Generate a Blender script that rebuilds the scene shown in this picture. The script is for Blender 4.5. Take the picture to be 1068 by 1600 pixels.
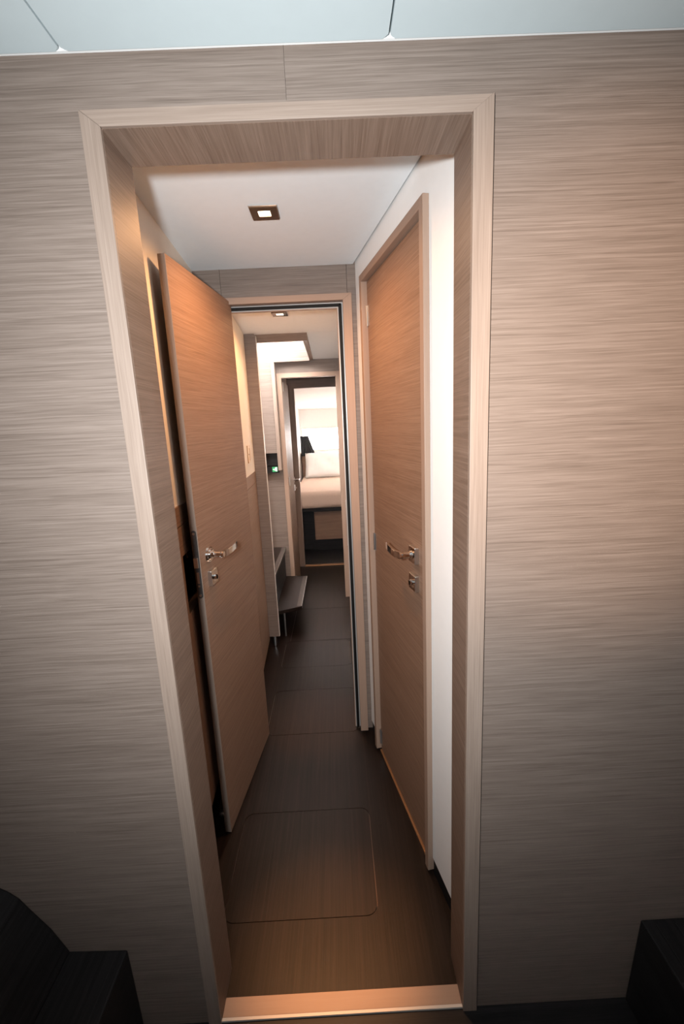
import bpy, bmesh, math, random
from mathutils import Vector, Matrix

for o in list(bpy.data.objects):
    bpy.data.objects.remove(o)
S = bpy.context.scene
C = S.collection
PI = math.pi
random.seed(4)

# ------------------------------------------------------------------ camera
cam_data = bpy.data.cameras.new('camera')
cam = bpy.data.objects.new('camera', cam_data)
C.objects.link(cam)
cam_data.sensor_fit = 'VERTICAL'
cam_data.sensor_height = 36.0
cam_data.lens = 678.08 / 1600 * 36.0
cam_data.clip_start = 0.02
EYE = 1.414


def _rot(ax, a, v):
    return Matrix.Rotation(a, 3, ax) @ v


cf, cu, cx_ = Vector((0, 1, 0)), Vector((0, 0, 1)), Vector((1, 0, 0))
_yaw, _pitch, _roll = -0.0096489, 0.198758, 0.0472365
cx_, cf = _rot(cu, _yaw, cx_), _rot(cu, _yaw, cf)
cf, cu = _rot(cx_, -_pitch, cf), _rot(cx_, -_pitch, cu)
cx_, cu = _rot(cf, _roll, cx_), _rot(cf, _roll, cu)
m3 = Matrix((cx_, cu, -cf)).transposed()
cam.matrix_world = Matrix.Translation((0, 0, EYE)) @ m3.to_4x4()
S.camera = cam

# ------------------------------------------------------------------ sky, lights, exposure
S.view_settings.view_transform = 'Standard'
S.view_settings.look = 'None'
S.view_settings.exposure = 0.0
S.view_settings.gamma = 1.0
S.view_settings.use_curve_mapping = False
w = bpy.data.worlds.new('World')
S.world = w
w.use_nodes = True
bgn = w.node_tree.nodes['Background']
bgn.inputs[0].default_value = (1.0, 0.93, 0.90, 1)
bgn.inputs[1].default_value = 26.0


def spot(name, loc, target, watts, colour, cone, blend, radius):
    d = bpy.data.lights.new(name, 'SPOT')
    d.energy = watts
    d.color = colour
    d.spot_size = math.radians(cone)
    d.spot_blend = blend
    d.shadow_soft_size = radius
    o = bpy.data.objects.new(name, d)
    C.objects.link(o)
    o.location = loc
    o.rotation_euler = (Vector(target) - Vector(loc)).to_track_quat('-Z', 'Y').to_euler()
    return o


# the photographer's flash, a hand's width left of the lens
spot('flash', (-0.108, -0.05, 1.465), (-0.03, 1.0, 1.36), 108, (0.95, 0.98, 1.0), 130, 1.0, 0.03)
# warm reading light on the cabin's aft wall, pointing forward
spot('reading_light', (0.55, -1.3, 1.68), (0.52, 0.8, 1.46), 190, (1.0, 0.60, 0.34), 31, 1.0, 0.05)
WARM = (1.0, 0.50, 0.22)
DOWN1_W, DOWN2_W = 28.0, 16.0


# ------------------------------------------------------------------ materials
def new_mat(name):
    m = bpy.data.materials.new(name)
    m.use_nodes = True
    nt = m.node_tree
    return m, nt, nt.nodes['Principled BSDF']


def plain(name, col, rough=0.5, metal=0.0, spec=0.5, noise=0.0, scale=40.0, bump=0.0, coat=0.0):
    m, nt, p = new_mat(name)
    p.inputs['Roughness'].default_value = rough
    p.inputs['Metallic'].default_value = metal
    p.inputs['Specular IOR Level'].default_value = spec
    p.inputs['Coat Weight'].default_value = coat
    tc = nt.nodes.new('ShaderNodeTexCoord')
    n = nt.nodes.new('ShaderNodeTexNoise')
    n.inputs['Scale'].default_value = scale
    n.inputs['Detail'].default_value = 4
    nt.links.new(tc.outputs['Object'], n.inputs['Vector'])
    r = nt.nodes.new('ShaderNodeValToRGB')
    a, b = 1 - noise, 1 + noise
    r.color_ramp.elements[0].color = (col[0] * a, col[1] * a, col[2] * a, 1)
    r.color_ramp.elements[1].color = (min(1, col[0] * b), min(1, col[1] * b), min(1, col[2] * b), 1)
    r.color_ramp.elements[0].position = 0.3
    r.color_ramp.elements[1].position = 0.7
    nt.links.new(n.outputs['Fac'], r.inputs['Fac'])
    nt.links.new(r.outputs['Color'], p.inputs['Base Color'])
    if bump:
        bp = nt.nodes.new('ShaderNodeBump')
        bp.inputs['Strength'].default_value = bump
        bp.inputs['Distance'].default_value = 0.001
        nt.links.new(n.outputs['Fac'], bp.inputs['Height'])
        nt.links.new(bp.outputs['Normal'], p.inputs['Normal'])
    return m


def emit(name, col, strength):
    m, nt, p = new_mat(name)
    p.inputs['Base Color'].default_value = (*col, 1)
    p.inputs['Emission Color'].default_value = (*col, 1)
    p.inputs['Emission Strength'].default_value = strength
    return m


def veneer(name, axis, dark, mid, light, rough=0.5, spec=0.3, lines=270.0, along=3.4, contrast=1.0, warp=0.006, bump=0.25, fine=760.0):
    """Straight-grained veneer: thin lines running along one local axis."""
    m, nt, p = new_mat(name)
    L = nt.links
    N = nt.nodes.new
    tc = N('ShaderNodeTexCoord')
    info = N('ShaderNodeObjectInfo')
    off = N('ShaderNodeVectorMath'); off.operation = 'SCALE'
    cmb = N('ShaderNodeCombineXYZ')
    for i in range(3):
        L.new(info.outputs['Random'], cmb.inputs[i])
    L.new(cmb.outputs[0], off.inputs[0]); off.inputs['Scale'].default_value = 7.3
    base = N('ShaderNodeVectorMath'); base.operation = 'ADD'
    L.new(tc.outputs['Object'], base.inputs[0]); L.new(off.outputs[0], base.inputs[1])
    # slow waviness of the grain
    wn = N('ShaderNodeTexNoise'); wn.inputs['Scale'].default_value = 1.0; wn.inputs['Detail'].default_value = 2
    wm = N('ShaderNodeMapping')
    ws = [14.0] * 3; ws[axis] = 3.5
    wm.inputs['Scale'].default_value = ws
    L.new(base.outputs[0], wm.inputs['Vector']); L.new(wm.outputs[0], wn.inputs['Vector'])
    sub = N('ShaderNodeVectorMath'); sub.operation = 'SUBTRACT'; sub.inputs[1].default_value = (.5, .5, .5)
    L.new(wn.outputs['Color'], sub.inputs[0])
    sc = N('ShaderNodeVectorMath'); sc.operation = 'SCALE'; sc.inputs['Scale'].default_value = warp
    L.new(sub.outputs[0], sc.inputs[0])
    add = N('ShaderNodeVectorMath'); add.operation = 'ADD'
    L.new(base.outputs[0], add.inputs[0]); L.new(sc.outputs[0], add.inputs[1])

    def layer(across, alng, detail):
        mp = N('ShaderNodeMapping')
        s = [across] * 3; s[axis] = alng
        mp.inputs['Scale'].default_value = s
        L.new(add.outputs[0], mp.inputs['Vector'])
        n = N('ShaderNodeTexNoise'); n.inputs['Scale'].default_value = 1.0
        n.inputs['Detail'].default_value = detail; n.inputs['Roughness'].default_value = 0.6
        L.new(mp.outputs[0], n.inputs['Vector'])
        return n.outputs['Fac']

    a = layer(lines, along, 4)
    b = layer(fine, along * 3, 2)
    c = layer(22.0, along * 0.35, 2)

    def mth(op, x, y):
        q = N('ShaderNodeMath'); q.operation = op
        for i, v in enumerate((x, y)):
            if isinstance(v, (int, float)):
                q.inputs[i].default_value = v
            else:
                L.new(v, q.inputs[i])
        return q.outputs[0]
    s1 = mth('MULTIPLY', a, 0.50)
    s2 = mth('MULTIPLY', b, 0.40)
    s3 = mth('MULTIPLY', c, 0.10)
    tot = mth('ADD', mth('ADD', s1, s2), s3)
    tot = mth('ADD', mth('MULTIPLY', mth('SUBTRACT', tot, 0.5), contrast), 0.5)
    r = N('ShaderNodeValToRGB')
    e = r.color_ramp.elements
    e[0].position = 0.30; e[0].color = (*dark, 1)
    e[1].position = 0.70; e[1].color = (*light, 1)
    k = e.new(0.48); k.color = (*mid, 1)
    L.new(tot, r.inputs['Fac'])
    L.new(r.outputs['Color'], p.inputs['Base Color'])
    p.inputs['Roughness'].default_value = rough
    p.inputs['Specular IOR Level'].default_value = spec
    if bump:
        bp = N('ShaderNodeBump'); bp.inputs['Strength'].default_value = bump; bp.inputs['Distance'].default_value = 0.0008
        L.new(tot, bp.inputs['Height']); L.new(bp.outputs['Normal'], p.inputs['Normal'])
    return m


def vset(name, d, m_, l, **k):
    return [veneer(name + '_' + 'xyz'[i], i, d, m_, l, **k) for i in range(3)]


TAUPE = vset('taupe_oak', (.104, .077, .062), (.170, .132, .110), (.244, .195, .166), contrast=1.0)
CASE = vset('casing_oak', (.180, .132, .103), (.245, .186, .150), (.320, .252, .208), lines=210, contrast=0.8)
DOOR = vset('door_oak', (.150, .086, .054), (.228, .139, .092), (.312, .203, .141), contrast=1.0)
TRIM = vset('trim_oak', (.270, .180, .132), (.315, .216, .161), (.365, .258, .196), lines=260, contrast=0.6)
JAMB = vset('jamb_oak', (.120, .078, .056), (.180, .124, .093), (.255, .185, .143), contrast=1.1)
WENGE = vset('dark_wenge', (.0045, .0025, .0017), (.009, .0053, .0039), (.020, .0122, .0090), rough=0.38, spec=0.22, lines=120, along=1.3, contrast=1.25, bump=0.5)
EBONY = vset('black_oak', (.006, .0055, .006), (.012, .011, .0115), (.022, .020, .021), rough=0.5, spec=0.25, lines=120, contrast=1.1)
WHITE = plain('white_laminate', (.86, .87, .86), 0.45, spec=0.35, noise=0.01)
CEIL = plain('white_ceiling_panel', (.84, .85, .85), 0.6, spec=0.2, noise=0.01)
CEIL1 = plain('corridor_ceiling_panel', (.80, .86, .89), 0.6, spec=0.2, noise=0.01)
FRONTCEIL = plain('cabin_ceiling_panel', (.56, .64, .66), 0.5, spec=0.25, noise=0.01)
GAP = plain('shadow_gap', (.12, .12, .115), 0.8)
CREAM = plain('cream_wall', (.80, .73, .63), 0.6, spec=0.2, noise=0.012)
BLACK = plain('black_kick', (.008, .008, .009), 0.6, spec=0.2)
RUBBER = plain('black_rubber', (.006, .006, .006), 0.6, spec=0.2)
GREY = plain('grey_aluminium', (.42, .40, .38), 0.4, metal=0.3)
CHROME = plain('polished_chrome', (.82, .81, .80), 0.07, metal=1.0)
CHROME_S = plain('satin_chrome', (.62, .61, .60), 0.28, metal=1.0, noise=0.05, scale=300)
STEEL = plain('dark_steel', (.115, .115, .115), 0.42, metal=0.75, noise=0.08, scale=120)
BRONZE = plain('bronze_bezel', (.20, .12, .075), 0.22, metal=0.9)
SILL = veneer('tan_sill', 0, (.30, .205, .15), (.345, .24, .178), (.39, .28, .21), rough=0.45, lines=80, contrast=0.4, bump=0.05)
SILLEDGE = plain('pale_sill_edge', (.62, .58, .53), 0.4)
COPPER = plain('copper_strip', (.34, .17, .08), 0.35, metal=0.5)
NOSE = plain('dark_tread_nosing', (.045, .034, .029), 0.4, spec=0.4, noise=0.1)
LINE = plain('dull_groove_line', (.035, .033, .032), 0.6, spec=0.2)
GROOVE = plain('routed_groove', (.13, .080, .052), 0.8)
LAMP = emit('lamp_lens', (1.0, .84, .62), 9.0)
LINEN = plain('white_linen', (.86, .82, .78), 0.9, spec=0.1, noise=0.03, scale=14)
BEDSPREAD = plain('bedspread', (.62, .47, .38), 0.9, spec=0.1, noise=0.03, scale=60)
CURTAIN = plain('black_curtain_cloth', (.022, .021, .022), 0.85, spec=0.2, noise=0.1)
HULL = plain('cabin_liner', (.80, .76, .72), 0.6, spec=0.2, noise=0.01)
GREEN = emit('exit_sign_green', (.02, .30, .10), 0.25)
SIGNWHITE = emit('exit_sign_white', (.85, .95, .88), 0.5)
PLASTIC = plain('cream_plastic', (.72, .60, .47), 0.35)
WHITEPL = plain('white_plastic', (.70, .67, .63), 0.4)

gm, gnt, gp = new_mat('window_glass')
gp.inputs['Base Color'].default_value = (1, 1, 1, 1)
gp.inputs['Roughness'].default_value = 0.0
gp.inputs['Transmission Weight'].default_value = 1.0
gp.inputs['IOR'].default_value = 1.05
GLASS = gm


# ------------------------------------------------------------------ mesh helpers
def bx(bm, x0, x1, y0, y1, z0, z1, bevel=0.0, seg=2):
    r = bmesh.ops.create_cube(bm, size=1.0)
    vs = r['verts']
    sx, sy, sz = x1 - x0, y1 - y0, z1 - z0
    for v in vs:
        v.co = Vector((x0 + (v.co.x + .5) * sx, y0 + (v.co.y + .5) * sy, z0 + (v.co.z + .5) * sz))
    if bevel:
        es = list({e for v in vs for e in v.link_edges})
        bmesh.ops.bevel(bm, geom=es, offset=bevel, segments=seg, profile=0.5, affect='EDGES')


def prism(bm, pts, axis, a0, a1):
    """Extrude a 2D polygon along an axis. pts are the other two coordinates in xyz order."""
    def co(p, a):
        c = list(p); c.insert(axis, a); return c
    lo = [bm.verts.new(co(p, a0)) for p in pts]
    hi = [bm.verts.new(co(p, a1)) for p in pts]
    n = len(pts)
    bm.faces.new(lo); bm.faces.new(hi)
    for i in range(n):
        bm.faces.new((lo[i], lo[(i + 1) % n], hi[(i + 1) % n], hi[i]))


def cyl(bm, p0, p1, r0, r1=None, seg=20):
    p0, p1 = Vector(p0), Vector(p1)
    d = p1 - p0
    mat = Matrix.Translation((p0 + p1) / 2) @ d.to_track_quat('Z', 'Y').to_matrix().to_4x4()
    bmesh.ops.create_cone(bm, cap_ends=True, segments=seg, radius1=r0, radius2=r0 if r1 is None else r1, depth=d.length, matrix=mat)


def rrect(x0, x1, y0, y1, r, seg=6):
    pts = []
    for cx, cy, a0 in ((x1 - r, y1 - r, 0), (x0 + r, y1 - r, 90), (x0 + r, y0 + r, 180), (x1 - r, y0 + r, 270)):
        for i in range(seg + 1):
            a = math.radians(a0 + 90 * i / seg)
            pts.append((cx + r * math.cos(a), cy + r * math.sin(a)))
    return pts


def holed_plate(bm, outer, holes, z0, z1):
    """A flat plate with holes, thick from z0 to z1."""
    edges = []
    for loop in [outer] + holes:
        vs = [bm.verts.new((x, y, z1)) for x, y in loop]
        edges += [bm.edges.new((vs[i], vs[(i + 1) % len(vs)])) for i in range(len(vs))]
    r = bmesh.ops.triangle_fill(bm, use_beauty=True, use_dissolve=False, edges=edges, normal=(0, 0, 1))
    fs = [g for g in r['geom'] if isinstance(g, bmesh.types.BMFace)]
    ex = bmesh.ops.extrude_face_region(bm, geom=fs)
    for g in ex['geom']:
        if isinstance(g, bmesh.types.BMVert):
            g.co.z = z0


def obj(name, bm, mat, parent=None, smooth=False):
    bmesh.ops.recalc_face_normals(bm, faces=bm.faces[:])
    me = bpy.data.meshes.new(name)
    bm.to_mesh(me); bm.free()
    me.materials.append(mat)
    if smooth:
        for p in me.polygons:
            p.use_smooth = True
    o = bpy.data.objects.new(name, me)
    C.objects.link(o)
    if parent is not None:
        o.parent = parent
    return o


def box(name, mat, x0, x1, y0, y1, z0, z1, parent=None, bevel=0.0, seg=2):
    bm = bmesh.new()
    bx(bm, x0, x1, y0, y1, z0, z1, bevel, seg)
    return obj(name, bm, mat, parent)


def boxes(name, mat, lst, parent=None, bevel=0.0):
    bm = bmesh.new()
    for b in lst:
        bx(bm, *b, bevel)
    return obj(name, bm, mat, parent)


def prism_obj(name, mat, pts, axis, a0, a1, parent=None, bevel=0.0):
    bm = bmesh.new()
    prism(bm, pts, axis, a0, a1)
    if bevel:
        bmesh.ops.bevel(bm, geom=bm.edges[:], offset=bevel, segments=2, profile=0.5, affect='EDGES')
    return obj(name, bm, mat, parent)


def tag(o, label=None, cat=None, group=None, kind=None):
    if label: o['label'] = label
    if cat: o['category'] = cat
    if group: o['group'] = group
    if kind: o['kind'] = kind
    return o


def empty(name, loc=(0, 0, 0), rz=0.0):
    o = bpy.data.objects.new(name, None)
    o.empty_display_size = 0.1
    C.objects.link(o)
    o.location = loc
    o.rotation_euler = (0, 0, rz)
    return o


def struct(name, label, cat, loc=(0, 0, 0), rz=0.0):
    return tag(empty(name, loc, rz), label, cat, None, 'structure')


# ------------------------------------------------------------------ floor
fl = struct('floor', 'dark wenge plank floor with flush access hatches running down the passage', 'floor')
hatches = [(-.397, .060, 1.014, 1.378), (-.385, .047, 1.796, 2.141), (-.385, .034, 2.372, 2.690), (-.36, .070, 2.700, 3.213)]
bm = bmesh.new()
bx(bm, -1.6, 1.6, -2.0, 6.9, -.08, -.006)
obj('subfloor', bm, GROOVE, fl)
bm = bmesh.new()
G = .0016
holed_plate(bm, [(-1.45, .80), (1.1, .80), (1.1, 4.28), (-1.45, 4.28)],
            [rrect(a - G, b + G, c - G, d + G, .032 + G) for a, b, c, d in hatches[:3]] + [rrect(hatches[3][0] - G, hatches[3][1] + G, hatches[3][2] - G, hatches[3][3] + G, .012)], -.006, 0)
obj('floor_panel', bm, WENGE[1], fl)
for i, (a, b, c, d) in enumerate(hatches):
    bm = bmesh.new()
    prism(bm, rrect(a + G * .3, b - G * .3, c + G * .3, d - G * .3, .032 if i < 3 else .011), 2, -.006, 0)
    obj('floor_hatch', bm, WENGE[1], fl)
box('floor_panel', EBONY[0], -1.55, 1.55, -1.95, .80, -.006, -.0005, fl)
box('floor_panel', EBONY[1], -1.4, 1.1, 4.28, 6.8, -.006, 0, fl)

# ------------------------------------------------------------------ front bulkhead of the cabin (near wall)
wf = struct('wall_front', 'taupe horizontal grain oak bulkhead around the nearest doorway', 'wall')
Y0 = .80
XL, XLi, XRi, XR = -.374, -.343, .245, .278
ZO, ZI = 1.914, 1.890
SEAM = -.049
ZB = ZO - .012
prism_obj('wall_panel', TAUPE[0], [(-1.55, 0), (XL + .012, 0), (XL + .012, ZB), (SEAM - .00022, ZB), (SEAM - .00022, 2.02), (-1.55, 2.02)], 1, Y0, Y0 + .06, wf)
prism_obj('wall_panel', TAUPE[0], [(1.55, 0), (XR - .012, 0), (XR - .012, ZB), (SEAM + .00022, ZB), (SEAM + .00022, 2.02), (1.55, 2.02)], 1, Y0, Y0 + .06, wf)

# mitred casing and deep jamb lining of the nearest doorway
t1 = struct('trim_1', 'pale mitred oak casing and deep lining of the nearest doorway', 'door frame')
ya, yb = Y0 - .006, Y0 + .001
prism_obj('casing', CASE[2], [(XL, 0), (XLi, 0), (XLi, ZI), (XL, ZO)], 1, ya, yb, t1, .0012)
prism_obj('casing', CASE[2], [(XRi, 0), (XR, 0), (XR, ZO), (XRi, ZI)], 1, ya - .003, yb, t1, .0012)
prism_obj('casing', CASE[0], [(XL, ZO), (XLi, ZI), (XRi, ZI), (XR, ZO)], 1, ya + .0005, yb, t1, .0012)
YJ = .905
box('jamb', JAMB[1], XLi - .03, XLi, Y0 + .001, YJ, 0, ZI + .03, t1)
box('jamb', JAMB[1], XRi, XRi + .03, Y0 + .001, YJ, 0, ZI + .03, t1)
box('jamb', JAMB[1], XLi, XRi, Y0 + .001, YJ, ZI, ZI + .03, t1)
box('sill', SILL, XLi, XRi, Y0 + .003, .842, 0, .005, t1, .0015)
box('sill_edge', SILLEDGE, XLi, XRi, Y0 - .003, Y0 + .003, 0, .005, t1)
box('shadow_line', BLACK, XR, XR + .0035, Y0 - .001, Y0 + .001, 0, ZO, t1)  # thin black strip painting the shade along the proud casing edge

# near cabin ceiling: three white panels with open joints
cl = struct('ceiling', 'cool white panelled cabin ceiling with thin joints above the front bulkhead', 'ceiling')
box('ceiling_backing', GAP, -1.6, 1.6, -.2, .86, 2.02, 2.08, cl)
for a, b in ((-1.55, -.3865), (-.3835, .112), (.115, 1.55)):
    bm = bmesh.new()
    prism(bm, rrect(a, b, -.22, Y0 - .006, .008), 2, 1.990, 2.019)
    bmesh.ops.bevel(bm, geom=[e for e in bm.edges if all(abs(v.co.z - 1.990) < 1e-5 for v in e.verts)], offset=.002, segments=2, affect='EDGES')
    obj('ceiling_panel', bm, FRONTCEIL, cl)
box('ceiling_strip', WHITE, -1.55, 1.55, Y0 - .005, Y0 + .0, 1.9915, 2.019, cl)

HA, HB, HC, HD = .14, .42, -.78, -.50  # unseen ceiling hatch, added to let soft daylight into the near cabin
bm = bmesh.new()
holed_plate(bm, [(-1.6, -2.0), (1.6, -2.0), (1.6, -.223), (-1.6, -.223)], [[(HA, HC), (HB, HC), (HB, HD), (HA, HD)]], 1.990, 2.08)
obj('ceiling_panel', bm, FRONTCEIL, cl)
boxes('added_hatch_frame', GREY, [(HA - .02, HB + .02, HC - .02, HC, 1.98, 2.09), (HA - .02, HB + .02, HD, HD + .02, 1.98, 2.09), (HA - .02, HA, HC, HD, 1.98, 2.09), (HB, HB + .02, HC, HD, 1.98, 2.09)], cl)
box('added_hatch_pane', GLASS, HA, HB, HC, HD, 2.085, 2.095, cl)

# rest of the cabin behind the camera
wl0 = tag(box('wall_side', HULL, -1.62, -1.55, -2.0, .86, 0, 2.02), 'pale liner along the left side of the near cabin', 'wall', None, 'structure')
wr0 = tag(box('wall_side.001', HULL, 1.55, 1.62, -2.0, .86, 0, 2.02), 'pale liner along the right side of the near cabin', 'wall', None, 'structure')
wb0 = tag(box('wall_back', TAUPE[0], -1.62, 1.62, -2.06, -1.95, 0, 2.02), 'oak wall at the back of the near cabin', 'wall', None, 'structure')

# dark steps beside the berth, left and right of the cabin
st = tag(empty('berth_step', (-.6, .5, 0)), 'black oak berth step with raised chamfered block at the lower left corner', 'step')
def stp(name, mat, pts, y0, y1, dx, bev):
    return prism_obj(name, mat, [(x - dx, z) for x, z in pts], 1, y0 - .5, y1 - .5, st, bev)
stp('lower_step', EBONY[1], [(-1.50, 0), (-.530, 0), (-.537, .243), (-.67, .246), (-1.5, .246)], -.9, .798, -.6, .004)
stp('upper_step', EBONY[1], [(-1.50, .247), (-.668, .247), (-.701, .315), (-.755, .408), (-.775, .428), (-.794, .441), (-.83, .450), (-1.5, .455)], -.9, .798, -.6, .004)
stp('nosing_line', LINE, [(-.5590, .2455), (-.5582, .2455), (-.5582, .2468), (-.5590, .2468)], -.9, .785, -.6, 0)
st2 = tag(empty('berth_step', (.9, .5, 0)), 'low black oak berth step at the lower right corner of the bulkhead', 'step')
prism_obj('lower_step', EBONY[1], [(.645 - .9, 0), (1.5 - .9, 0), (1.5 - .9, .245), (.662 - .9, .243)], 1, -1.4, .298, st2, .004)
for gx in (.690, .735):
    box('nosing_line', LINE, gx - .9, gx - .8992, -1.4, .285, .2445, .2458, st2)

# ------------------------------------------------------------------ first passage: right wall with the closed door
TH = math.atan2(.9796, -.2009)
OR = (.2918, .905, 0)
wr = struct('wall_right', 'white laminate passage wall around the closed door', 'wall', OR, TH)
UA, UB = .250, .776            # door opening along the wall
boxes('wall_panel', WHITE, [(-.04, .232, -.03, 0, .058, 2.05)], wr)
boxes('wall_panel', WHITE, [(.795, .92, -.03, 0, .058, 2.05)], wr)
boxes('wall_panel', WHITE, [(.232, .795, -.03, 0, 1.92, 2.05)], wr)
box('wall_backing', BLACK, -.02, .90, -.10, -.031, 0, 2.1, wr)
box('kick_board', BLACK, -.04, .2255, -.03, -.003, 0, .058, wr)
box('kick_board', BLACK, .802, .90, -.03, -.003, 0, .058, wr)
t3 = struct('trim_3', 'thin proud oak frame around the closed right hand door', 'door frame', OR, TH)
PR = .016
prism_obj('casing', TRIM[2], [(.226, .012), (UA, .012), (UA, 1.906), (.226, 1.930)], 1, -.028, PR, t3, .0015)
prism_obj('casing', TRIM[2], [(UB, .012), (.801, .012), (.801, 1.930), (UB, 1.906)], 1, -.028, PR, t3, .0015)
prism_obj('casing', TRIM[0], [(.226, 1.930), (UA, 1.906), (UB, 1.906), (.801, 1.930)], 1, -.028, PR - .0005, t3, .0015)
box('sill', COPPER, UA, UB, -.020, .001, 0, .006, t3)


def lever_set(parent, u, zr, zp, direction, v0, round_rose, both=False):
    """Rosette, lever handle and a square lock plate with a turn knob, on the face v = v0."""
    bm = bmesh.new()
    if round_rose:
        cyl(bm, (u, v0, zr), (u, v0 + .006, zr), .027, .025, 32)
        cyl(bm, (u, v0 + .006, zr), (u, v0 + .012, zr), .020, .018, 32)
    else:
        bx(bm, u - .025, u + .025, v0, v0 + .012, zr - .025, zr + .025, .001)
    obj('rosette', bm, CHROME if round_rose else CHROME_S, parent)
    bm = bmesh.new()
    cyl(bm, (u, v0 + .010, zr), (u, v0 + .052, zr), .0095, None, 24)
    cyl(bm, (u, v0 + .010, zr), (u, v0 + .020, zr), .013, .0105, 24)
    d = direction
    # curved flat grip
    prof = [(0, .040), (.010, .047), (.028, .052), (.060, .0525), (.100, .0495), (.128, .045)]
    th = .0075
    pts = [(u - d * .011, v0 + .044)]
    for a, b in prof:
        pts.append((u + d * a, v0 + b + th * .8))
    pts2 = [(u + d * a, v0 + b - th * .3) for a, b in reversed(prof)]
    poly = pts + pts2
    prism(bm, poly, 2, zr - .0105, zr + .0105)
    bmesh.ops.bevel(bm, geom=[e for e in bm.edges if e.calc_length() > .0205 and abs(e.verts[0].co.z - e.verts[1].co.z) < 1e-6 and abs(abs(e.verts[0].co.z - zr) - .0105) < 1e-6], offset=.0012, segments=1, affect='EDGES')
    obj('lever', bm, CHROME, parent)
    if not round_rose:
        box('rosette_face', CHROME, u - .0235, u + .0235, v0 + .0122, v0 + .0130, zr - .0235, zr + .0235, parent)
    bm = bmesh.new()
    bx(bm, u - .025, u + .025, v0, v0 + .012, zp - .025, zp + .025, .001)
    pl = obj('lock_plate', bm, CHROME_S, parent)
    box('plate_face', CHROME, u - .0235, u + .0235, v0 + .0122, v0 + .0130, zp - .0235, zp + .0235, pl)
    bm = bmesh.new()
    cyl(bm, (u, v0 + .010, zp), (u, v0 + .021, zp), .0095, .0085, 24)
    bx(bm, u - .0016, u + .0016, v0 + .018, v0 + .024, zp - .008, zp + .008)
    obj('turn_knob', bm, CHROME, pl)


d2 = struct('door_2', 'closed oak door with square chrome lever plate in the right hand wall', 'door', OR, TH)
box('door_leaf', DOOR[0], UA + .002, UB - .002, -.028, -.005, .012, 1.903, d2, .001)
lever_set(d2, .350, 1.022, .935, 1, -.005, False)
for hz in (1.79, .955, .075):
    bm = bmesh.new()
    cyl(bm, (UB - .005, -.002, hz - .034), (UB - .005, -.002, hz + .034), .0042, None, 12)
    bx(bm, UB - .020, UB - .002, -.0055, -.0035, hz - .034, hz + .034)
    obj('hinge', bm, CHROME_S, d2)

# ------------------------------------------------------------------ first passage: left wall
TL = math.atan2(1.0, -.05)
OL = (-.460, .905, 0)
wl = struct('wall_left', 'cream wall over oak wainscot behind the open door', 'wall', OL, TL)
# local x runs away from the camera, local -y faces the passage
box('cream_panel', CREAM, -.04, .90, 0, .03, 1.197, 2.05, wl)
box('wainscot_rail', DOOR[0], -.04, .90, -.003, .03, 1.137, 1.1965, wl, .0008)
NU0, NU1, NZ0, NZ1 = .365, .62, .855, 1.045
boxes('wainscot_panel', DOOR[0], [(-.04, NU0, -.003, .03, .17, 1.134), (NU0, NU1, -.003, .03, .17, NZ0), (NU0, NU1, -.003, .03, NZ1, 1.134), (NU1, .90, -.003, .03, .17, 1.134)], wl)
boxes('handle_recess', BLACK, [(NU0 - .01, NU1 + .01, .075, .085, NZ0 - .01, NZ1 + .01), (NU0 - .01, NU0, .03, .08, NZ0 - .01, NZ1 + .01), (NU1, NU1 + .01, .03, .08, NZ0 - .01, NZ1 + .01), (NU0, NU1, .03, .08, NZ0 - .01, NZ0), (NU0, NU1, .03, .08, NZ1, NZ1 + .01)], wl)
box('kick_board', BLACK, -.04, .90, .05, .06, 0, .18, wl)
box('wall_backing', BLACK, -.04, .90, .086, .12, 0, 2.1, wl)

# first passage ceiling
c1 = struct('ceiling.001', 'flat white passage ceiling above the first doorway with a square downlight', 'ceiling')
bm = bmesh.new()
prism(bm, [(-.62, .86), (.2865, .86), (.2865, .905), (.1025, 1.79), (-.62, 1.79)], 2, 2.026, 2.046)
for v in bm.verts:
    v.co.z -= .020 * (v.co.y - .905) / .885
obj('ceiling_panel', bm, CEIL1, c1)
box('ceiling_backing', GAP, -.75, .45, .86, 1.85, 2.048, 2.12, c1)


def downlight(x, y, z, watts, label, s=.038):
    t = tag(empty('downlight', (x, y, z)), label, 'downlight', 'square downlights in the passage ceilings')
    bm = bmesh.new()
    holed_plate(bm, [(-s, -s), (s, -s), (s, s), (-s, s)], [[(-.017, -.017), (.017, -.017), (.017, .017), (-.017, .017)]], -.006, 0)
    obj('bezel', bm, BRONZE, t)
    box('bezel_rim', CHROME_S, -s - .002, s + .002, -s - .002, s + .002, -.0022, 0.0, t)
    box('lamp', LAMP, -.0165, .0165, -.0165, .0165, -.0045, -.0025, t)
    spot('downlight_spill', (x, y, z - .012), (x, y, 0), watts, WARM, 164, .8, .02)
    spot('downlight_beam', (x, y, z - .012), (x + .09, y - .41, 0), watts * 8.5, (1.0, .44, .17), 18, 1.0, .015)
    return t


downlight(-.166, 1.378, 2.0150, DOWN1_W, 'square bronze rimmed downlight in the near white passage ceiling')

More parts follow.
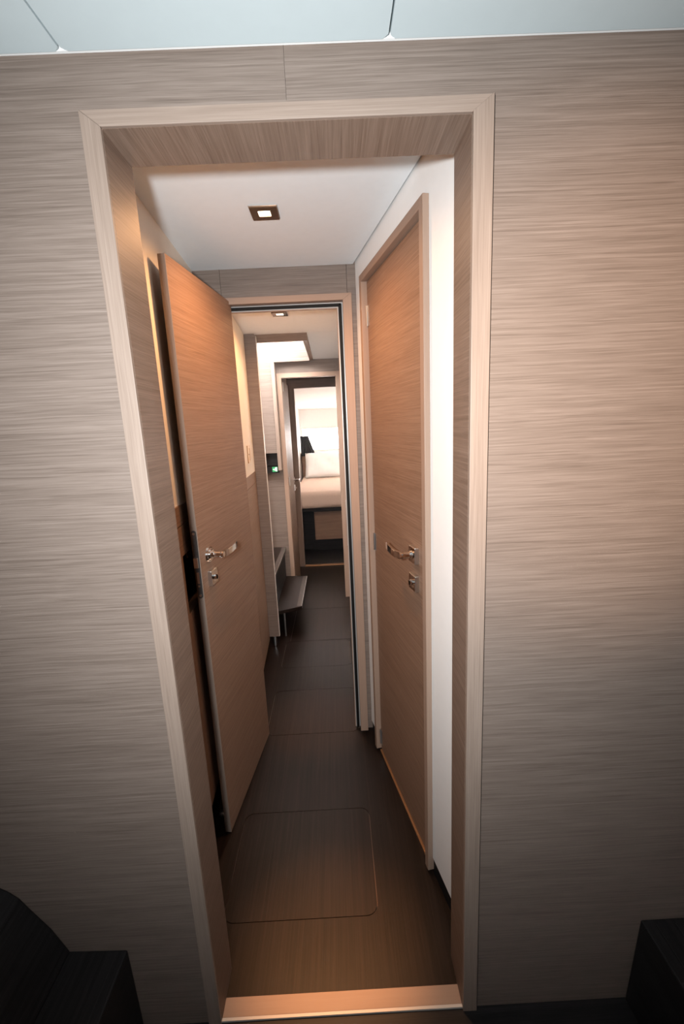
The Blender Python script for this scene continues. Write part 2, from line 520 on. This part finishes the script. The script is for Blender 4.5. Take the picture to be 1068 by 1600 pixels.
# ------------------------------------------------------------------ middle bulkhead with the open door
YB = 1.79
wm = struct('wall_middle', 'taupe oak bulkhead above the open door at the end of the first passage', 'wall')
OX0, OX1, OZ = -.404, .058, 1.880
SX0, SX1 = -.402, .0765
boxes('wall_panel', TAUPE[0], [(-.60, OX0 - .012, YB, YB + .05, 0, OZ + .02), (-.60, SX0 - .0006, YB, YB + .05, OZ + .02, 2.06)], wm)
box('wall_panel', TAUPE[0], SX0 + .0006, SX1 - .0006, YB, YB + .05, OZ + .02, 2.06, wm)
box('wall_panel', TAUPE[0], SX1 + .0006, .20, YB, YB + .05, .02, 2.06, wm)
box('wall_core', BLACK, -.62, OX0 - .012, YB + .0505, YB + .052, 0, 2.06, wm)
t2 = struct('trim_2', 'pinkish oak door frame with black rubber seal at the end of the first passage', 'door frame')
CW, CT = .034, .024
prism_obj('casing', TRIM[2], [(OX0 - CW, 0), (OX0, 0), (OX0, OZ), (OX0 - CW, OZ + CT)], 1, YB - .006, YB + .04, t2, .001)
prism_obj('casing', TRIM[2], [(OX1, .012), (OX1 + CW, .012), (OX1 + CW, OZ + CT), (OX1, OZ)], 1, YB - .010, YB + .04, t2, .001)
prism_obj('casing', TRIM[0], [(OX0 - CW, OZ + CT), (OX0, OZ), (OX1, OZ), (OX1 + CW, OZ + CT)], 1, YB - .0095, YB + .04, t2, .001)
boxes('door_stop', TRIM[2], [(OX1 - .024, OX1, YB + .026, YB + .038, .012, OZ)], t2)
boxes('door_stop', TRIM[0], [(OX0, OX1 - .024, YB + .026, YB + .038, OZ - .022, OZ)], t2)
boxes('seal_channel', GREY, [(OX1 - .021, OX1, YB + .0245, YB + .0258, .012, OZ), (OX0, OX1 - .021, YB + .0245, YB + .0258, OZ - .0195, OZ)], t2)
bm = bmesh.new()
bx(bm, OX1 - .0175, OX1 - .0055, YB + .014, YB + .0245, .012, OZ - .0055, .003)
bx(bm, OX0 + .002, OX1 - .007, YB + .014, YB + .0245, OZ - .0165, OZ - .0055, .003)
obj('rubber_seal', bm, RUBBER, t2)
box('strike_plate', CHROME_S, OX1 - .0235, OX1 - .0225, YB + .022, YB + .05, .90, 1.10, t2)

HX, HY = -.372, 1.800
AD = math.atan2(-.5, -.063)
d1 = struct('door_1', 'open oak door with round chrome lever rose swung into the passage', 'door', (HX, HY, 0), AD)
LW = .503
TK = .0215
box('door_leaf', DOOR[0], 0, LW - .0012, -TK, 0, .008, 1.892, d1, .0006)
box('edge_band', CASE[2], LW - .0012, LW, -TK, 0, .008, 1.892, d1)
lever_set(d1, .436, 1.020, .944, -1, 0.0, True)
# lock case front plate on the narrow edge
bm = bmesh.new()
prism(bm, rrect(-TK / 2 - .0082, -TK / 2 + .0082, .896, 1.116, .0081, 6), 0, LW, LW + .0022)
fp = obj('lock_faceplate', bm, STEEL, d1)
bm = bmesh.new()
prism(bm, [(-TK / 2 - .0065, .998), (-TK / 2 + .0065, .998), (-TK / 2 + .0065, 1.030), (-TK / 2 - .0065, 1.030)], 0, LW + .002, LW + .010)
obj('latch_bolt', bm, CHROME_S, fp)
box('dead_bolt', CHROME_S, LW + .002, LW + .0035, -TK / 2 - .004, -TK / 2 + .004, .945, .982, fp)
box('key_stud', CHROME_S, LW + .002, LW + .0038, -TK / 2 - .003, -TK / 2 + .003, .934, .940, fp)
for zz in (.905, 1.106):
    bm = bmesh.new()
    cyl(bm, (LW + .002, -TK / 2, zz), (LW + .0032, -TK / 2, zz), .0045, .004, 16)
    obj('screw', bm, CHROME_S, fp)
# inside rosette and lever stub, turned to the wall; magnetic catch near the foot
bm = bmesh.new()
cyl(bm, (.436, -TK - .007, 1.02), (.436, -TK, 1.02), .025, None, 24)
cyl(bm, (.436, -TK - .05, 1.02), (.436, -TK - .006, 1.02), .0095, None, 20)
bx(bm, .315, .446, -TK - .056, -TK - .048, 1.010, 1.030, .001)
obj('lever', bm, CHROME, d1)
bm = bmesh.new()
bx(bm, .411, .461, -TK - .008, -TK, .919, .969, .001)
obj('lock_plate', bm, CHROME_S, d1)
bm = bmesh.new()
cyl(bm, (LW - .03, -TK - .018, .055), (LW - .03, -TK, .055), .005, None, 12)
cyl(bm, (LW - .03, -TK - .026, .055), (LW - .03, -TK - .016, .055), .011, .013, 16)
obj('door_catch', bm, CHROME_S, d1)
for hz in (1.78, .95, .12):
    bm = bmesh.new()
    cyl(bm, (-.005, -.012, hz - .034), (-.005, -.012, hz + .034), .0042, None, 12)
    obj('hinge', bm, CHROME_S, d1)

# ------------------------------------------------------------------ second passage
YE = 3.43
TL2 = math.atan2(1.0, -.0486)
OL2 = (-.4525, 1.842, 0)
wl2 = struct('wall_left.001', 'warm lit cream wall over oak wainscot beyond the open door', 'wall', OL2, TL2)
L2 = .815
box('cream_panel', CREAM, 0, L2, 0, .03, 1.160, 2.05, wl2)
box('wainscot_rail', DOOR[0], 0, L2, -.002, .03, 1.096, 1.1595, wl2, .0008)
box('wainscot_panel', DOOR[0], 0, L2, -.002, .03, .045, 1.0935, wl2, .0008)
box('kick_board', BLACK, 0, L2, .018, .03, 0, .045, wl2)
box('wall_backing', BLACK, 0, L2, .031, .10, 0, 2.1, wl2)
sw = tag(empty('light_switch', (-.4805, 2.438, 1.276), TL2), 'cream light switch plate on the warm lit cream wall', 'switch')
box('switch_plate', PLASTIC, -.040, .040, -.006, 0, -.048, .048, sw, .002)
box('rocker', PLASTIC, -.008, .030, -.010, -.005, -.034, .034, sw, .002)
bm = bmesh.new(); cyl(bm, (-.024, -.0075, 0), (-.024, -.0055, 0), .004, None, 12)
obj('indicator', bm, BRONZE, sw)

wr2 = tag(box('wall_right.001', WHITE, .088, .16, 1.842, YE, .0, 2.05), 'narrow sliver of white wall right of the second passage', 'wall', None, 'structure')

# sloping ceiling of the second passage with the stairwell opening
def cz(y):
    return 1.949 - .0577 * (y - 2.65)
c2 = struct('ceiling.002', 'white ceiling of the second passage around the stairwell opening', 'ceiling')
HX1, HY0, HY1 = -.155, 2.68, 3.37
def slab(name, mat, x0, x1, y0, y1, t=.03, lift=0.0):
    return prism_obj(name, mat, [(y0, cz(y0) + lift), (y1, cz(y1) + lift), (y1, cz(y1) + lift + t), (y0, cz(y0) + lift + t)], 0, x0, x1, c2)
slab('ceiling_panel', CEIL, -.62, .16, 1.84, HY0)
slab('ceiling_panel', CEIL, HX1, .16, HY0 + .0015, YE)
slab('ceiling_backing', GAP, -1.45, .2, 1.84, HY0 - .02, .04, .031)
slab('ceiling_backing', GAP, HX1 + .02, .2, HY0 - .02, YE + .05, .04, .031)
t4 = struct('trim_4', 'oak lip hanging around the stairwell opening in the ceiling', 'trim')
prism_obj('lip', JAMB[0], [(HY0, cz(HY0) - .042), (HY0 + .022, cz(HY0) - .042), (HY0 + .022, 2.03), (HY0, 2.03)], 0, -1.40, HX1 + .025, t4)
prism_obj('lip', JAMB[1], [(HY0 + .022, cz(HY0) - .042), (YE - .03, cz(YE) - .010), (YE - .03, 2.03), (HY0 + .022, 2.03)], 0, HX1, HX1 + .025, t4)
downlight(-.240, 2.315, cz(2.315) + .001, DOWN2_W, 'small square downlight in the ceiling beyond the open door')

# post beside the stairs, standing on a slim metal foot
ps = tag(empty('stair_post', (-.453, 2.665, 0)), 'flat oak post panel on a slim metal foot beside the stairs', 'post')
prism_obj('post_panel', TAUPE[0], [(-.045, .065), (.028, .065), (.028, cz(2.66) - .012), (.020, cz(2.66) - .001), (-.045, cz(2.66) - .001)], 1, -.012, .012, ps)
box('edge_band', SILLEDGE, .0285, .0305, -.012, .012, .065, cz(2.66) - .014, ps)
bm = bmesh.new(); cyl(bm, (-.004, 0, 0), (-.004, 0, .066), .011, None, 16)
obj('foot', bm, CHROME_S, ps)

# stairwell shaft, open to the daylight of the deck house above
sh = struct('wall_stairwell', 'pale lined stairwell shaft left of the second passage', 'wall')
box('shaft_panel', TAUPE[1], -1.45, -1.40, 2.64, YE + .05, 0, 2.40, sh)
box('shaft_panel', TAUPE[0], -1.45, -.53, 2.62, 2.645, 0, 2.10, sh)
box('shaft_panel', HULL, HX1 + .026, HX1 + .06, HY0, YE + .05, 2.02, 2.10, sh)
box('shaft_panel', HULL, -.62, HX1 + .06, HY0 - .04, HY0 - .001, 2.02, 2.10, sh)
# lit veneer panel hanging in the stairwell in front of the far bulkhead
pn = tag(empty('stairwell_panel', (-.42, 3.37, 1.2)), 'daylit pale oak panel with a stepped corner hanging over the stairs', 'panel')
prism_obj('panel_board', TAUPE[0], [(-1.40 + .42, 1.223 - 1.2), (-.442 + .42, 1.223 - 1.2), (-.442 + .42, 1.886 - 1.2), (HX1 + .42, 1.886 - 1.2), (HX1 + .42, 2.6 - 1.2), (-1.40 + .42, 2.6 - 1.2)], 1, -.012, .03, pn)
box('side_board', CASE[2], -.021, .004, -.022, .058, 1.090 - 1.2, 1.885 - 1.2, pn, .001)
box('painted_shade_box', EBONY[0], -.90, -.022, .02, .055, 1.128 - 1.2, 1.222 - 1.2, pn)  # dark boxes stand in for the shade under the hanging panel
box('painted_shade_box', EBONY[0], -.90, -.022, .028, .056, 1.066 - 1.2, 1.126 - 1.2, pn)

# ------------------------------------------------------------------ far bulkhead with the second open door
wfa = struct('wall_far', 'taupe oak bulkhead around the far doorway beside the stairs', 'wall')
FX0, FX1, FZ = -.379, .031, 1.779
FC = .033
box('wall_panel', TAUPE[0], -1.40, FX0 - .008, YE, YE + .05, 0, 2.05, wfa)
box('wall_panel', TAUPE[0], FX0 - .0075, FX1 + .0075, YE, YE + .05, FZ + .01, 2.05, wfa)
box('wall_panel', TAUPE[0], FX1 + .008, .16, YE, YE + .05, 0, 2.05, wfa)
t5 = struct('trim_5', 'oak frame of the far doorway beside the stairs', 'door frame')
prism_obj('casing', TRIM[2], [(FX0 - FC, 0), (FX0, 0), (FX0, FZ), (FX0 - FC, FZ + FC)], 1, YE - .01, YE + .055, t5, .001)
prism_obj('casing', TRIM[2], [(FX1, 0), (FX1 + FC, 0), (FX1 + FC, FZ + FC), (FX1, FZ)], 1, YE - .01, YE + .055, t5, .001)
prism_obj('casing', TRIM[0], [(FX0 - FC, FZ + FC), (FX0, FZ), (FX1, FZ), (FX1 + FC, FZ + FC)], 1, YE - .0095, YE + .055, t5, .001)

d3 = struct('door_3', 'far narrow oak door standing open against the left of the vestibule', 'door', (FX0 - .002, 3.492, 0), math.atan2(1, -.012))
box('door_leaf', DOOR[0], 0, .485, 0, .022, .01, FZ - .006, d3, .001)
bm = bmesh.new()
cyl(bm, (.435, -.008, .945), (.435, 0, .945), .025, None, 24)
obj('rosette', bm, CHROME, d3)
bm = bmesh.new()
cyl(bm, (.435, -.05, .945), (.435, -.006, .945), .0095, None, 16)
bx(bm, .315, .446, -.058, -.048, .935, .955, .001)
obj('lever', bm, CHROME, d3)
bm = bmesh.new()
bx(bm, .410, .460, -.010, 0, .845, .895, .001)
k = obj('lock_plate', bm, CHROME_S, d3)
bm = bmesh.new()
cyl(bm, (.435, -.022, .87), (.435, -.010, .87), .009, None, 16)
obj('turn_knob', bm, CHROME, k)
for hz in (1.72, .985, .15):
    bm = bmesh.new()
    cyl(bm, (-.004, -.004, hz - .034), (-.004, -.004, hz + .034), .0045, None, 12)
    obj('hinge', bm, CHROME_S, d3)

# green running-man sign beside the stairs
es = tag(empty('exit_sign', (-.4725, 3.386, 1.096)), 'small green running man exit sign beside the stairs', 'sign')
box('sign_plate', GREEN, -.020, .020, 0, .006, -.019, .019, es)
box('doorway_mark', SIGNWHITE, .006, .017, -.0012, 0, -.015, .015, es)
bm = bmesh.new()
prism(bm, [(-.017, .0), (-.011, .006), (-.011, .002), (-.004, .002), (-.004, -.002), (-.011, -.002), (-.011, -.006)], 1, -.0012, 0)
obj('arrow_mark', bm, SIGNWHITE, es)
bm = bmesh.new()
cyl(bm, (.003, -.0012, .011), (.003, 0, .011), .0025, None, 10)
prism(bm, [(-.001, .008), (.004, .008), (.006, .001), (.003, -.002), (.006, -.012), (.003, -.012), (.0005, -.004), (-.004, -.010), (-.006, -.008), (-.001, -.001)], 1, -.0014, -.0002)
obj('figure_mark', bm, SIGNWHITE, es)

# stairs going up to the left
sr = tag(empty('stair_flight', (-.6, 3.1, 0)), 'dark wenge open stairs climbing left behind the oak post', 'stairs')
def tread(z, pts, nx, ny0, ny1, t=.024):
    tr = prism_obj('tread', WENGE[1], [(x + .6, y - 3.1) for x, y in pts], 2, z - t, z, sr, .0015)
    box('nosing', NOSE, nx + .6, nx + .6 + .032, ny0 - 3.1, ny1 - 3.1, z - .0005, z + .0012, tr)
    box('nosing_edge', CHROME_S, nx + .6 + .030, nx + .6 + .0345, ny0 - 3.1, ny1 - 3.1, z - .006, z + .0016, tr)
tread(.206, [(-1.38, 2.70), (-.46, 2.72), (-.277, 2.798), (-.279, 3.405), (-.40, 3.426), (-1.38, 3.426)], -.312, 2.80, 3.40)
tread(.456, [(-1.38, 2.70), (-.432, 2.70), (-.437, 3.426), (-1.38, 3.426)], -.468, 2.70, 3.42)
box('riser', EBONY[1], -.468 + .6, -.452 + .6, 2.70 - 3.1, 3.426 - 3.1, .206, .435, sr)
tread(.70, [(-1.38, 2.70), (-.66, 2.70), (-.66, 3.426), (-1.38, 3.426)], -.694, 2.70, 3.42)
box('riser', EBONY[1], -.70 + .6, -.684 + .6, 2.70 - 3.1, 3.426 - 3.1, .456, .68, sr)
tread(.95, [(-1.38, 2.70), (-.89, 2.70), (-.89, 3.426), (-1.38, 3.426)], -.924, 2.70, 3.42)
box('riser', EBONY[1], -.93 + .6, -.914 + .6, 2.70 - 3.1, 3.426 - 3.1, .70, .93, sr)
box('carriage', EBONY[1], -.86 + .6, -.52 + .6, 2.72 - 3.1, 3.42 - 3.1, 0, .18, sr)
bm = bmesh.new(); cyl(bm, (-.40 + .6, 2.78 - 3.1, 0), (-.40 + .6, 2.78 - 3.1, .182), .006, None, 12)
obj('prop', bm, CHROME_S, sr)

# ------------------------------------------------------------------ vestibule and bedroom bulkhead
YV = 4.28
ve = struct('wall_vestibule', 'oak lined vestibule sides between the far doorway and the bedroom', 'wall')
box('side_panel', JAMB[1], -.52, -.425, YE + .051, YV, 0, 2.0, ve)
box('side_panel', JAMB[1], .075, .16, YE + .051, YV, 0, 2.0, ve)
vc = tag(box('ceiling.003', plain('tan_ceiling', (.62, .50, .42), .6), -.52, .16, YE + .051, YV, 1.862, 1.93), 'low tan vestibule ceiling before the bedroom doorway', 'ceiling', None, 'structure')
sd = tag(empty('smoke_detector', (-.375, 4.02, 1.862)), 'small white round disc on the vestibule ceiling above the far door', 'detector')
bm = bmesh.new(); cyl(bm, (0, 0, -.022), (0, 0, 0), .048, .055, 32)
obj('cover', bm, WHITEPL, sd)
bm = bmesh.new(); cyl(bm, (0, 0, -.026), (0, 0, -.022), .022, .024, 24)
obj('sensor_cap', bm, WHITEPL, sd)
we = struct('wall_end', 'brown oak bulkhead framing the bedroom doorway', 'wall')
box('wall_panel', JAMB[0], -.55, .20, YV, YV + .05, 1.770, 1.93, we)
box('wall_panel', JAMB[2], -.55, -.362, YV, YV + .05, 0, 1.7695, we)
box('wall_panel', JAMB[2], .038, .20, YV, YV + .05, 0, 1.7695, we)
t6 = struct('trim_6', 'thin copper coloured sill of the bedroom doorway', 'sill')
box('sill', COPPER, -.362, .038, YV - .012, YV + .03, 0, .010, t6, .002)

# ------------------------------------------------------------------ bedroom
def bz(y):
    return 1.864 - .10 * (y - 4.33)
BL = -.50
wb = tag(box('wall_left.002', HULL, BL - .08, BL, YV + .05, 6.55, 0, 1.95), 'bright white bedroom wall left of the bed', 'wall', None, 'structure')
boxes('wall_right.002', HULL, [(1.10, 1.18, YV + .05, 6.55, 0, .98), (1.10, 1.18, YV + .05, 6.55, 1.36, 1.95), (1.10, 1.18, YV + .05, 4.6, .98, 1.36), (1.10, 1.18, 6.1, 6.55, .98, 1.36)])
bpy.data.objects['wall_right.002']['kind'] = 'structure'
bpy.data.objects['wall_right.002']['label'] = 'bedroom wall right of the bed hidden past the door frame'
bpy.data.objects['wall_right.002']['category'] = 'wall'
bc = tag(prism_obj('ceiling.004', HULL, [(YV + .05, bz(YV + .05)), (6.6, bz(6.6)), (6.6, 2.0), (YV + .05, 2.0)], 0, BL - .08, 1.18), 'bright sloping bedroom ceiling', 'ceiling', None, 'structure')
tag(box('wall_end.001', HULL, .2005, 1.18, YV, YV + .05, 0, 1.95), 'bedroom side of the end bulkhead', 'wall', None, 'structure')
YW = 6.5
WZ0, WZ1, WX0, WX1 = 1.045, 1.392, -.49, 1.05
wbk = tag(boxes('wall_back.001', HULL, [(BL - .08, 1.18, YW, YW + .08, 0, WZ0), (BL - .08, 1.18, YW, YW + .08, WZ1, 1.95), (BL - .08, WX0, YW, YW + .08, WZ0, WZ1), (WX1, 1.18, YW, YW + .08, WZ0, WZ1)]), 'bright bedroom back wall above and below the window', 'wall', None, 'structure')
wn = struct('window_1', 'bright wide window over the bed head', 'window')
boxes('window_frame', WHITEPL, [(WX0, WX1, YW + .02, YW + .06, WZ0, WZ0 + .02), (WX0, WX1, YW + .02, YW + .06, WZ1 - .02, WZ1), (WX0, WX0 + .02, YW + .02, YW + .06, WZ0 + .02, WZ1 - .02), (WX1 - .02, WX1, YW + .02, YW + .06, WZ0 + .02, WZ1 - .02)], wn)
box('pane', GLASS, WX0 + .02, WX1 - .02, YW + .038, YW + .043, WZ0 + .02, WZ1 - .02, wn)

wn2 = struct('window_2', 'unseen long window added in the bedroom side wall to brighten the room', 'window')  # out of view, added to bring more daylight into the bedroom
boxes('window_frame', WHITEPL, [(1.11, 1.16, 4.6, 6.1, .98, 1.005), (1.11, 1.16, 4.6, 6.1, 1.335, 1.36), (1.11, 1.16, 4.6, 4.625, 1.005, 1.335), (1.11, 1.16, 6.075, 6.1, 1.005, 1.335)], wn2)
box('pane', GLASS, 1.135, 1.14, 4.625, 6.075, 1.005, 1.335, wn2)
hb = tag(empty('headboard', (.3, 6.40, 0)), 'tan oak headboard shelf behind the white pillow', 'headboard')
box('back_board', DOOR[0], -.79, .75, -.03, .098, 0, 1.01, hb, .004)
box('shelf_top', TRIM[0], -.795, .755, -.05, .098, 1.01, 1.035, hb, .003)

bd = tag(empty('bed', (.30, 5.5, 0)), 'low bed with pale bedspread seen through the far doorway', 'bed')
box('plinth', EBONY[0], -.60, .70, -.64, .85, 0, .135, bd)
box('side_recess', EBONY[0], -.79, -.57, -.60, .85, 0, .50, bd)
box('front_panel', DOOR[0], -.570, .72, -.685, .85, .135, .475, bd, .002)
box('bed_base', EBONY[0], -.79, .78, -.76, .85, .475, .515, bd, .004)
bm = bmesh.new()
bx(bm, -.785, .78, -.80, .85, .515, .705, .055, 5)
obj('mattress', bm, BEDSPREAD, bd, True)


def pillow(name, loc, sx, sy, t, rx, mat, label):
    bm = bmesh.new()
    n = 16
    top, bot = {}, {}
    for i in range(n + 1):
        for j in range(n + 1):
            a, b = -1 + 2 * i / n, -1 + 2 * j / n
            h = max(0.0, (1 - abs(a) ** 2.6) * (1 - abs(b) ** 2.6)) ** .5
            cr = .006 * math.sin(9 * a + 4 * b) * h
            px, py = a * sx * (1 - .05 * (1 - b * b) * 0 + .03 * b * b), b * sy * (1 + .03 * a * a)
            top[i, j] = bm.verts.new((px, py, t * h + cr))
            edge = i in (0, n) or j in (0, n)
            bot[i, j] = top[i, j] if edge else bm.verts.new((px, py, -t * h * .6))
    for i in range(n):
        for j in range(n):
            bm.faces.new((top[i, j], top[i + 1, j], top[i + 1, j + 1], top[i, j + 1]))
            f = [bot[i, j], bot[i, j + 1], bot[i + 1, j + 1], bot[i + 1, j]]
            f = list(dict.fromkeys(f))
            try:
                bm.faces.new(f)
            except ValueError:
                pass
    o = obj(name, bm, mat, None, True)
    o.location = loc
    o.rotation_euler = (rx, 0, 0)
    return tag(o, label, 'pillow')


pillow('pillow', (-.04, 6.10, .875), .375, .20, .075, math.radians(52), LINEN, 'large white pillow leaning on the headboard of the far bed')

# pleated black curtain gathered at the left of the window
bm = bmesh.new()
n = 48
rows = []
for r_ in range(13):
    f = r_ / 12
    zt = 1.275 - f * .285
    wd = .115 + .095 * f
    row = []
    for i in range(n + 1):
        u = i / n
        row.append(bm.verts.new((-.488 + u * wd, 6.33 + .014 * math.sin(u * 2 * PI * 6.5) * (.6 + .4 * f), zt)))
    rows.append(row)
for r_ in range(12):
    for i in range(n):
        bm.faces.new((rows[r_][i], rows[r_][i + 1], rows[r_ + 1][i + 1], rows[r_ + 1][i]))
cu_ = obj('curtain', bm, CURTAIN, None, True)
md = cu_.modifiers.new('thick', 'SOLIDIFY'); md.thickness = .004
tag(cu_, 'short pleated black curtain at the left of the bedroom window', 'curtain')
